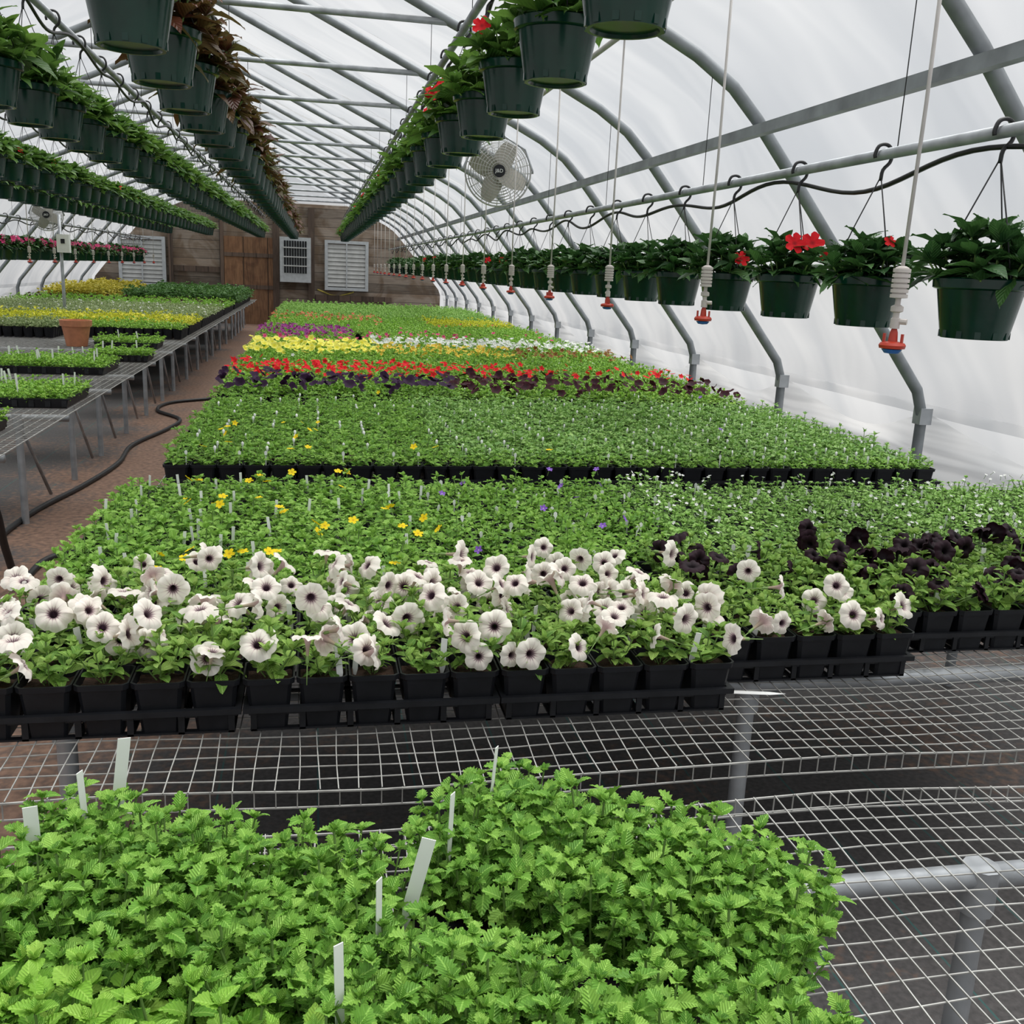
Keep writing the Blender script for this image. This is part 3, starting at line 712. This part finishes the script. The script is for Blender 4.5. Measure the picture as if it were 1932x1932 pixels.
bed('green plants with a few rose pink flowers behind the white strip',.54,L1,10.45,12.0,'mid',T_far,'fpink',lambda x,y:.7 if y<11 and x<1.6 else .03,FB,1,0,(.06,.12),14)
bed('plain green far bedding plants beyond the purple strip',L0,L1,12.1,13.6,'mid',T_far,'fora',.03,FB,1,0,(.06,.12),15)
bed('salmon orange flowers at the left of the far bed',L0,.9,13.65,15.2,'mid',T_far,'fora',.6,FB,1,0,(.06,.12),16)
bed('bright lime foliage at the right of the far bed',1.55,L1,14.0,15.3,'lime',T_far,None,0,FB,1,0,(.06,.12),17)
bed('green foliage between salmon flowers and bright lime foliage',.9,1.55,13.65,15.3,'mid',T_far,None,0,FB,1,0,(.06,.12),18)
bed('farthest green bedding plants on the main bench before the back wall',L0,L1,15.4,20.0,'bac',T_far,None,0,FB,1.1,0,(.06,.12),19)
# left benches
bed('pale grey-green bedding plants at the front of the left bench bed',-4.9,-2.8,11.6,12.5,'grey',T_far,None,0,FB,1,.1,(.06,.1),30)
bed('dark green bedding plants at front right of left bench bed',-2.65,-1.5,11.9,12.5,'mid',T_far,None,0,FB,1,.1,(.06,.1),31)
bed('bright yellow-lime foliage strip across the left bench',-4.9,-1.5,12.65,14.0,'lime',T_far,'flem',.2,FB,1,.05,(.06,.1),32)
bed('grey-green bedding plants behind the yellow-lime strip on left bench',-4.9,-1.5,14.1,17.4,'grey',T_far,'fwh',.15,FS,1,.15,(.06,.1),33)
bed('mid green bedding plants far along the left bench',-4.9,-1.5,17.5,19.4,'mid',T_far,'fbur',.3,FB,1.1,.05,(.06,.1),34)
bed('tall chartreuse foliage at the far end of left bench',-4.9,-3.85,19.7,24.5,'char',T_tall,None,0,FB,1.15,0,(.06,.1),35)
bed('tall dark green foliage at the far end of left bench',-3.5,-1.5,19.7,24.5,'big',T_tall,None,0,FB,1.1,0,(.06,.1),36)
# ------------------------------------------------------------------ foreground seedling trays
cutm=[plant(400+i,.112,.045,9,5,.0245,'cut',(-.15,.6),2,4,.62,.08).mesh('plant',[M['cut'],M['stem']]) for i in range(6)]
serm=[plant(420+i,.108,.045,6,4,.032,'serr',(-.05,.55),2,4,.62,.1).mesh('plant',[M['ser'],M['stem']]) for i in range(6)]
def plugtray(w,d,h=.05):
    g=G()
    V=[];a,b=w/2,d/2
    rs=[(a-.02,b-.02,0),(a-.006,b-.006,h-.006),(a,b,h-.006),(a,b,h),(a-.012,b-.012,h),(a-.016,b-.016,h-.014)]
    for x,y,z in rs:V+=[(-x,-y,z),(x,-y,z),(x,y,z),(-x,y,z)]
    f=[(3,2,1,0)]
    for i in range(len(rs)-1):
        for j in range(4):f.append((i*4+j,i*4+(j+1)%4,(i+1)*4+(j+1)%4,(i+1)*4+j))
    g.add(V,f)
    for i in range(9):
        box(g,(-a+.03+(w-.06)*i/8,-b+.006,h/2),(.03,.004,h*.7));box(g,(-a+.03+(w-.06)*i/8,b-.006,h/2),(.03,.004,h*.7))
    return g
def seedtray(label,x,y,rz,kinds,w=.53,d=.265,nx=9,ny=5,hs=1.,mg=.04,mf=None,ml=None):
    o=thing('seedling_tray',label,'seedling tray',(x,y,.686),rz)
    part('tray_body',plugtray(w,d).mesh('tray_body',M['tray'],False),o)
    g=G();grid(g,lambda u,v:((u-.5)*(w-.032),(v-.5)*(d-.032),.04+.004*sin(40*u)*sin(23*v)),16,8);part('soil',g.mesh('soil',M['soil']),o)
    mf=mf or mg;ml=ml or mg
    for j in range(ny):
        for i in range(nx):
            px=-w/2+ml+(w-mg-ml)*i/(nx-1);py=-d/2+mf+(d-mg-mf)*j/(ny-1)
            e=max(abs(px)/(w/2),abs(py)/(d/2))
            p=part('plant',rg.choice(kinds),o,(px+rg.gauss(0,.004),py+rg.gauss(0,.004),.04),(rg.gauss(0,.07)-.2*py/d*(py>0),rg.gauss(0,.07)+.15*px/w,rg.uniform(0,6.28)))
            s=rg.uniform(.92,1.12)*(1 if e<.7 else .95);p.scale=(s,s,s*rg.uniform(.9,1.1)*hs)
seedtray('tray of bushy cut-leaf seedlings at right, its black rim showing',.405,1.145,-.62,cutm,hs=1.15,mg=.033,mf=.04)
seedtray('tray of bushy cut-leaf seedlings at left behind the paler ones',-.165,1.15,-.42,cutm,hs=1.18,mg=.033)
seedtray('tray of paler broad-leaved seedlings in the bottom left corner',-.29,.875,-.42,serm,hs=1.1,mg=.033)
seedtray('tray of bushy cut-leaf seedlings at the bottom centre',.272,.808,-.48,cutm,hs=1.15,mg=.03)
for lab,x,y,top,rz,ry,big in [
 ('white plant tag at far left, leftmost beside the cut-leaf tray',-.367,1.255,.895,.2,.02,1),
 ('narrow white plant tag second from left behind cut-leaf tray',-.318,1.325,.91,1.0,.1,0),
 ('white plant tag third from left behind the cut-leaf tray',-.294,1.385,.92,.4,-.12,1),
 ('large tilted white plant tag between the two cut-leaf trays',.105,1.09,.92,-.2,-.22,1),
 ('thin white plant tag beside the large tilted one',.072,1.025,.91,.9,.08,0),
 ('white plant tag between paler seedlings and bottom centre tray',.024,.90,.92,.5,.05,0),
 ('thin white plant tag at left end of right cut-leaf tray',.178,1.2,.91,.9,.03,0),
 ('narrow white plant tag behind the peak of right cut-leaf tray',.256,1.325,.905,1.0,-.05,0)]:
    h=.15;o=thing('plant_tag',lab,'plant tag',(x,y,top-h),rz,None,tagl_me if big else tagn_me);o.rotation_euler=(.05,-ry,rz)
o=thing('plant_tag','loose white plant tag lying flat on the wire mesh','plant tag',(1.06,1.93,.6855),0,None,tagmesh(.016,.125).mesh('plant_tag',M['tag'],False));o.rotation_euler=(PI/2,0,-1.75)
# ------------------------------------------------------------------ left bench trays and pot
smallm=[x.mesh('plant',[M['mid'],M['stem']]) for x in T_mid]
def lefttray(label,x,y,w,d,nx,ny,tags=5):
    o=thing('seedling_tray',label,'seedling tray',(x,y,.684))
    part('tray_body',plugtray(w,d,.06).mesh('tray_body',M['tray'],False),o)
    for j in range(ny):
        for i in range(nx):
            p=part('plant',rg.choice(smallm),o,(-w/2+.05+(w-.1)*i/(nx-1),-d/2+.05+(d-.1)*j/(ny-1),.045),(0,0,rg.uniform(0,6.28)));s=rg.uniform(.9,1.2);p.scale=(s,s,s*1.15)
    for k in range(tags):part('plant_tag',tagp_me,o,(rg.uniform(-w/2+.04,w/2-.04),rg.uniform(-d/2+.03,d/2-.03),.085),(0,rg.uniform(-.2,.2),rg.uniform(-.6,.6)))
lefttray('seedling tray nearest on the left bench, cut by the left frame edge',-1.86,5.3,.55,.5,6,5,3)
lefttray('seedling tray on left bench, second nearest, with many white tags',-1.86,6.6,.8,.6,9,6,10)
lefttray('wide seedling tray on left bench in front of terracotta pot',-2.05,8.45,.88,.65,9,7,11)
lefttray('short seedling tray on left bench near the aisle edge',-1.7,9.4,.5,.35,5,4,3)
lefttray('dark seedling tray on left bench right of terracotta pot',-1.88,10.8,.62,.45,6,4,2)
g=G();lathe(g,[(.10,0),(.135,.2),(.15,.2),(.155,.26),(.14,.26),(.13,.21),(0.001,.2)],28);thing('flower_pot','empty terracotta-coloured pot standing on the left wire bench','flower pot',(-2.38,10.75,.684),0,None,g.mesh('flower_pot',M['terra'],True,35))
o=thing('sensor_pole','thin steel pole carrying a white control box beside left bench','pole',(-3.42,14.85,0))
g=G();tube(g,[(0,0,0),(0,0,2.1)],.022,8);part('pole',g.mesh('pole',M['galv'],True),o)
g=G();box(g,(.05,-.05,1.72),(.16,.1,.24));part('control_box',g.mesh('control_box',M['white'],False),o)
g=G();box(g,(.05,-.103,1.75),(.05,.01,.06));part('dial',g.mesh('dial',M['blackplastic'],False),o)
# floor hose
def smooth(pts,k=8):
    P=[np.array(p,float) for p in pts];P=[2*P[0]-P[1]]+P+[2*P[-1]-P[-2]];o=[]
    for i in range(1,len(P)-2):
        for j in range(k):
            t=j/k;a,b,c,d=P[i-1:i+3]
            o.append(.5*((2*b)+(-a+c)*t+(2*a-5*b+4*c-d)*t*t+(-a+3*b-3*c+d)*t**3))
    o.append(P[-2]);return o
g=G();tube(g,smooth([(-1.75,4.0,.018),(-1.62,4.7,.018),(-1.75,5.4,.018),(-1.74,6.35,.018),(-1.6,7.2,.018),(-1.52,8.0,.018),(-1.55,8.8,.018),(-1.38,9.7,.018),(-1.35,10.3,.018),(-1.65,10.9,.018),(-1.6,11.5,.018),(-1.2,11.9,.018)]),.018,8)
thing('garden_hose','long black hose snaking along the brown aisle by left bench','hose',(0,0,0),0,None,g.mesh('garden_hose',M['rubber'],True))
g=G();tube(g,smooth([(-1.39,4.35,.7),(-1.37,4.5,.5),(-1.4,4.7,.25),(-1.42,4.95,.03),(-1.4,5.35,.018),(-1.22,5.6,.018),(-1.08,5.35,.018),(-1.15,5.0,.018),(-1.3,4.8,.018),(-1.2,4.4,.018)]),.018,8)
thing('garden_hose','short black hose loop drooping off left bench at frame edge','hose',(0,0,0),0,None,g.mesh('garden_hose',M['rubber'],True))
# ------------------------------------------------------------------ hanging baskets
def basketfoliage(seed,leaf,LL=.108,style='lance',nsh=20,up=1.,whorl=4,e0=-.35):
    r=random.Random(seed);g=G()
    for k in range(nsh):
        q=((k+.5)/nsh)
        az=2.4*k+r.uniform(-.2,.2);rad=.01+.085*q**.6
        shoot(g,r,(-sin(az)*rad,cos(az)*rad,-.012),az,.1+.85*q*r.uniform(.8,1.2),r.uniform(.12,.155)*(1-.4*q)*up,2 if q>.4 else 3,LL*r.uniform(.85,1.1),style,(e0+.3*(1-q),.35+.45*(1-q)),whorl,.003,3,.25)
    return g.mesh('foliage',[M[leaf],M['stem']])
fol={'g':[basketfoliage(i,'imp',.112,'broad',20) for i in range(4)],'l':[basketfoliage(20+i,'impl',.118,'broad',16,1.05) for i in range(4)],'b':[basketfoliage(40+i,'brz',.135,'broad',14,1.15) for i in range(3)]}
g=G();lathe(g,[(.001,.008),(.078,.008),(.082,0),(.092,0),(.098,.03),(.118,.138),(.127,.14),(.131,.143),(.133,.168),(.128,.172),(.122,.165),(.116,.14)],36,0,None,False)
for j in range(12):
    a=2*PI*j/12;box(g,(0,0,0),(.016,.006,.02),0,MT((.094*cos(a),.094*sin(a),.012),a+PI/2))
bpot=g.mesh('pot',M['gpot'],True,30)
g=G();lathe(g,[(.001,.15),(.119,.148)],24,0,None,False);bsoil=g.mesh('soil',M['soil'])
g=G()
for j in range(3):
    a=2*PI*j/3+.5;tube(g,[(.128*cos(a),.128*sin(a),.165),(.07*cos(a),.07*sin(a),.33),(0,0,.505)],.0022,4)
bhang=g.mesh('hanger',M['hang'])
g=G();tube(g,smooth([(0,0,.49),(.004,0,.525),(.026,0,.55),(.031,0,.575),(.021,0,.6),(0,0,.608),(-.022,0,.6),(-.032,0,.575),(-.03,0,.562)],3),.0062,6)
bhook=g.mesh('hook',M['hang'])
impr=dflower(.040,5,6,.12,0).mesh('flower',[M['fred'],M['stem']]);impp=dflower(.042,5,6,.12,0).mesh('flower',[M['fpink'],M['stem']])
LOWZ,HIZ=1.472,2.16
rows=[ # x, pot base z, first y, pitch, foliage, flower, phrase
 (1.9,LOWZ,2.6,.625,'g',impr,'low row beside right film wall'),
 (.71,HIZ,2.42,.67,'l',impr,'high row right of centre'),
 (-.50,HIZ,3.1,.61,'b',None,'high bronze-leaved row left of centre'),
 (-1.28,HIZ,4.55,.57,'l',None,'second high row from centre leftward'),
 (-2.5,HIZ,7.7,.52,'l',impr,'third high row from centre leftward'),
 (-3.45,HIZ,10.4,.52,'l',None,'leftmost high row'),
 (-4.1,LOWZ,13.6,.62,'g',impp,'low pink-flowered row by left wall')]
FIX={(0,1):[],(0,2):[(0,-.11,.285,.6)],(0,3):[(-.045,-.11,.29,1.15),(.025,-.12,.295,1.2),(.10,-.10,.25,.8)],(0,4):[(.0,-.15,.235,1.0)],(0,5):[],
 (1,1):[],(1,2):[],(1,3):[(-.14,-.08,.27,.9)],(1,4):[],(1,5):[(-.15,-.08,.26,1.2),(-.12,-.1,.31,.6)]}
for ri,(x,z,y0,pt,fk,ff,ph_) in enumerate(rows):
    i=0;y=y0
    while y<25.6:
        i+=1
        if i<=16:lab='%s nearest green hanging basket in the %s'%(ordw(i),ph_)
        else:lab='small distant green hanging basket far along the %s'%ph_
        o=thing('hanging_basket',lab,'hanging basket',(x,y+rg.gauss(0,.015),z),0,'hanging baskets in the '+ph_)
        part('pot',bpot,o);h=part('hanger',bhang,o);part('hook',bhook,h)
        if i<14:part('soil',bsoil,o)
        f=part('foliage',rg.choice(fol[fk]),o,(0,0,.15),(0,0,rg.uniform(0,6.28)));s=rg.uniform(.95,1.12);f.scale=(s,s,s*rg.uniform(.95,1.1))
        fx=FIX.get((ri,i))
        if fx is not None:
            for a,b,c,s in fx:
                p=part('flower',ff,o,(a,b,c),facing(-PI/2+(-.5 if ri==1 else 0)+rg.gauss(0,.2),rg.uniform(.9,1.3)));p.scale=(s,s,s)
        else:
            k=0
            if ri==0:k=rg.choice([0,0,0,1])
            elif ri==1:k=rg.choice([0,0,0,0,1])
            elif ri==4:k=rg.choice([0,0,0,1])
            elif ri==6:k=13
            for q in range(k):
                az=-PI/2+rg.gauss(0,.5) if ri!=6 else rg.uniform(-PI,0)+rg.gauss(0,.4)
                if ri==1:az=PI+rg.gauss(0,.5)
                rad=rg.uniform(.10,.17)
                part('flower',ff,o,(rad*cos(az),rad*sin(az),.15+rg.uniform(.07,.15)),facing(az,rg.uniform(.8,1.3)))
        y+=pt
    rz_=z+.575
    rl=thing('hanging_rail',['low pipe rail carrying baskets beside the right film wall','high pipe rail carrying baskets right of centre','high pipe rail carrying bronze-leaved baskets left of centre','high pipe rail carrying second basket row from centre leftward','high pipe rail carrying third basket row from centre leftward','high pipe rail carrying the leftmost high basket row','low pipe rail carrying pink-flowered baskets by left wall'][ri],'rail',(x,0,rz_))
    g=G();tube(g,[(0,.8,0),(0,26.95,0)],.019,8);part('pipe',g.mesh('pipe',M['galv'],True),rl)
    w=abs(x-XC)
    zr=np.interp(w,[p[0] for p in PR[::-1]],[p[1] for p in PR[::-1]])-.03
    if w<1.9:zr=3.08
    g=G();tube(g,[(0,0,.0),(0,0,zr-rz_)],.002,5);wm=g.mesh('wire',M['hang'])
    for yy in RY[1:]:part('wire',wm,rl,(0,yy,0))
    pts=[]
    for q in range(0,330):
        yy=.9+q*.078;pts.append((.03+.012*sin(yy*4.1),yy,-.065+.028*sin(yy*2*PI/(pt*2))+.015*sin(yy*3.3)))
    g=G();tube(g,pts,.0085,6)
    thing('drip_tube',['black drip tube sagging along the low right rail','black drip tube sagging along rail right of centre','black drip tube sagging along bronze-leaved basket rail','black drip tube sagging along second rail from centre leftward','black drip tube sagging along third rail from centre leftward','black drip tube sagging along the leftmost high rail','black drip tube sagging along pink-flowered basket rail'][ri],'drip tube',(x,0,rz_),0,None,g.mesh('drip_tube',M['rubber'],True))
# ------------------------------------------------------------------ drop sprinklers
along('irrigation_pipe','thin irrigation pipe feeding the drop sprinklers on the right','pipe',1.45,2.735,.014,'hose',.8,26.9)
along('irrigation_pipe','thin irrigation pipe feeding the drop sprinklers on the left','pipe',-3.66,2.735,.014,'hose',.8,26.9)
SB=1.445
H0=2.725
g=G();tube(g,[(0,0,.21),(.004,0,.6),(0,0,H0-SB)],.005,6);s_hose=g.mesh('hose',M['hose'])
g=G();pf=[(.001,.135)]
for q in range(6):pf+=[(.022,.137+q*.0125),(.022,.1455+q*.0125),(.017,.1465+q*.0125),(.017,.1485+q*.0125)]
pf+=[(.008,.215),(.001,.215)];lathe(g,pf,14,0,None,False);s_w=g.mesh('weight',M['weight'],True,35)
g=G();lathe(g,[(.001,.06),(.012,.06),(.012,.085),(.008,.088),(.008,.1),(.016,.103),(.016,.115),(.007,.12),(.007,.138)],12,0,None,False);tube(g,[(0,0,.078),(.028,0,.078)],.007,8);s_v=g.mesh('check_valve',M['weight'],True,35)
g=G();lathe(g,[(.001,.008),(.032,.01),(.034,.018),(.03,.024),(.012,.028),(.01,.05),(.006,.062)],14,0,None,False)
for a in (0,PI):box(g,(.022*cos(a),0,.032),(.006,.01,.03))
s_h=g.mesh('sprinkler_head',M['red'],True,35)
g=G();lathe(g,[(.001,-.004),(.018,-.002),(.026,.008),(.001,.009)],14,0,None,False);s_d=g.mesh('deflector',M['blue'],True,35)
def sprinkler(x,y,label,grp):
    o=thing('drop_sprinkler',label,'sprinkler',(x,y,SB),rg.uniform(0,6),grp)
    part('hose',s_hose,o);part('weight',s_w,o);part('check_valve',s_v,o);h=part('sprinkler_head',s_h,o);part('deflector',s_d,h)
for k in range(19):
    sprinkler(1.45,2.31+1.29*k,'%s nearest drop sprinkler with red head in the right-hand line'%ordw(k+1),'drop sprinklers on the right')
for k in range(9):
    sprinkler(-3.66,14.2+1.29*k,'%s nearest drop sprinkler with red head in far left line'%ordw(k+1),'drop sprinklers on the left')
# ------------------------------------------------------------------ circulation fans
def guard(R,dep):
    g=G()
    for q in range(1,13):
        r=R*q/12;zz=-dep*(1-(q/12)**3)
        tube(g,[(r*cos(2*PI*j/40),zz,r*sin(2*PI*j/40)) for j in range(40)],.0026 if q<12 else .007,5,0,False,True)
    for j in range(24):
        a=2*PI*j/24;tube(g,[(R*t*cos(a),-dep*(1-t**3),R*t*sin(a)) for t in (.1,.4,.7,.9,1)],.0022,4)
    return g
def fan(label,loc,rz,R,up):
    o=thing('circulation_fan',label,'fan',loc,rz)
    part('front_guard',guard(R,.09).mesh('front_guard',M['fwire']),o)
    p=part('rear_guard',guard(R,.09).mesh('rear_guard',M['fwire']),o,(0,.004,0),(0,0,PI))
    for k in range(4):
        V=[];f=[]
        for i in range(6):
            t=i/5;rr=R*(.16+.74*t);wd=.05+.13*sin(PI*min(1,.25+.62*t))
            for j in range(4):
                a=(j/3-.5)*wd/rr*R/.25*.9;tw=.035*(j/3-.5)*2*(1-.3*t)
                V.append((rr*cos(a),tw,rr*sin(a)))
        for i in range(5):
            for j in range(3):f.append((i*4+j,i*4+j+1,i*4+j+5,i*4+j+4))
        g=G();g.add(V,f);part('blade',g.mesh('blade',M['blade']),o,(0,0,0),(0,k*PI/2+.4,0))
    g=G();lathe(g,[(.001,0),(.06,0),(.065,.02),(.06,.13),(.001,.14)],20,0,np.array(Matrix.Rotation(-PI/2,4,'X')),False);part('motor',g.mesh('motor',M['fanw'],True,40),o)
    g=G();lathe(g,[(.001,0),(.048,0),(.048,.006),(.001,.006)],24,0,np.array(Matrix.Translation((0,-.09,0))@Matrix.Rotation(PI/2,4,'X')),False)
    lg=part('badge',g.mesh('badge',M['blackplastic'],False),o)
    cu=bpy.data.curves.new('badge_text','FONT');cu.body='J&D';cu.size=.038;cu.align_x='CENTER';cu.align_y='CENTER';cu.extrude=.001
    to=bpy.data.objects.new('tmp',cu);COL.objects.link(to);bpy.context.view_layer.update()
    me=bpy.data.meshes.new_from_object(to.evaluated_get(bpy.context.evaluated_depsgraph_get()));bpy.data.objects.remove(to)
    me.materials.clear();me.materials.append(M['white']);part('badge_lettering',me,lg,(0,-.0985,0),(PI/2,0,0))
    g=G();tube(g,[(-R-.015,0,0),(-R-.015,0,.02),(-R*.8,0,R*.68),(0,0,R+.03),(R*.8,0,R*.68),(R+.015,0,.02),(R+.015,0,0)],.009,6);tube(g,[(0,0,R+.02),(0,0,up)],.014,8)
    part('bracket',g.mesh('bracket',M['galv']),o)
fan('round wire-guarded circulation fan with black badge hung under the right roof',(1.42,8.05,2.37),-.08,.26,.45)
fan('far wire-guarded circulation fan hung at the left above pink baskets',(-3.83,15.9,2.12),.15,.22,.5)
# ------------------------------------------------------------------ light: bright overcast sky through the film
w=bpy.data.worlds.new('overcast');SC.world=w;w.use_nodes=True;nt=w.node_tree
for n_ in list(nt.nodes):nt.nodes.remove(n_)
out=nt.nodes.new('ShaderNodeOutputWorld');bg=nt.nodes.new('ShaderNodeBackground');tc=nt.nodes.new('ShaderNodeTexCoord');sx=nt.nodes.new('ShaderNodeSeparateXYZ')
nt.links.new(tc.outputs['Generated'],sx.inputs[0])
nt.links.new(ramp(nt,sx.outputs[2],[(0,(.70,.70,.705)),(1,(1,.995,.985)),(.12,(.68,.71,.755)),(.35,(.83,.84,.865))]),bg.inputs[0]);bg.inputs[1].default_value=1.0
nt.links.new(bg.outputs[0],out.inputs[0])
sl=bpy.data.lights.new('sun','SUN');sl.energy=6.4;sl.color=(1,.985,.95);sl.angle=math.radians(60);so=bpy.data.objects.new('sun',sl);COL.objects.link(so);so.rotation_euler=(math.radians(-8),math.radians(14),0)
SC.view_settings.view_transform='Standard'
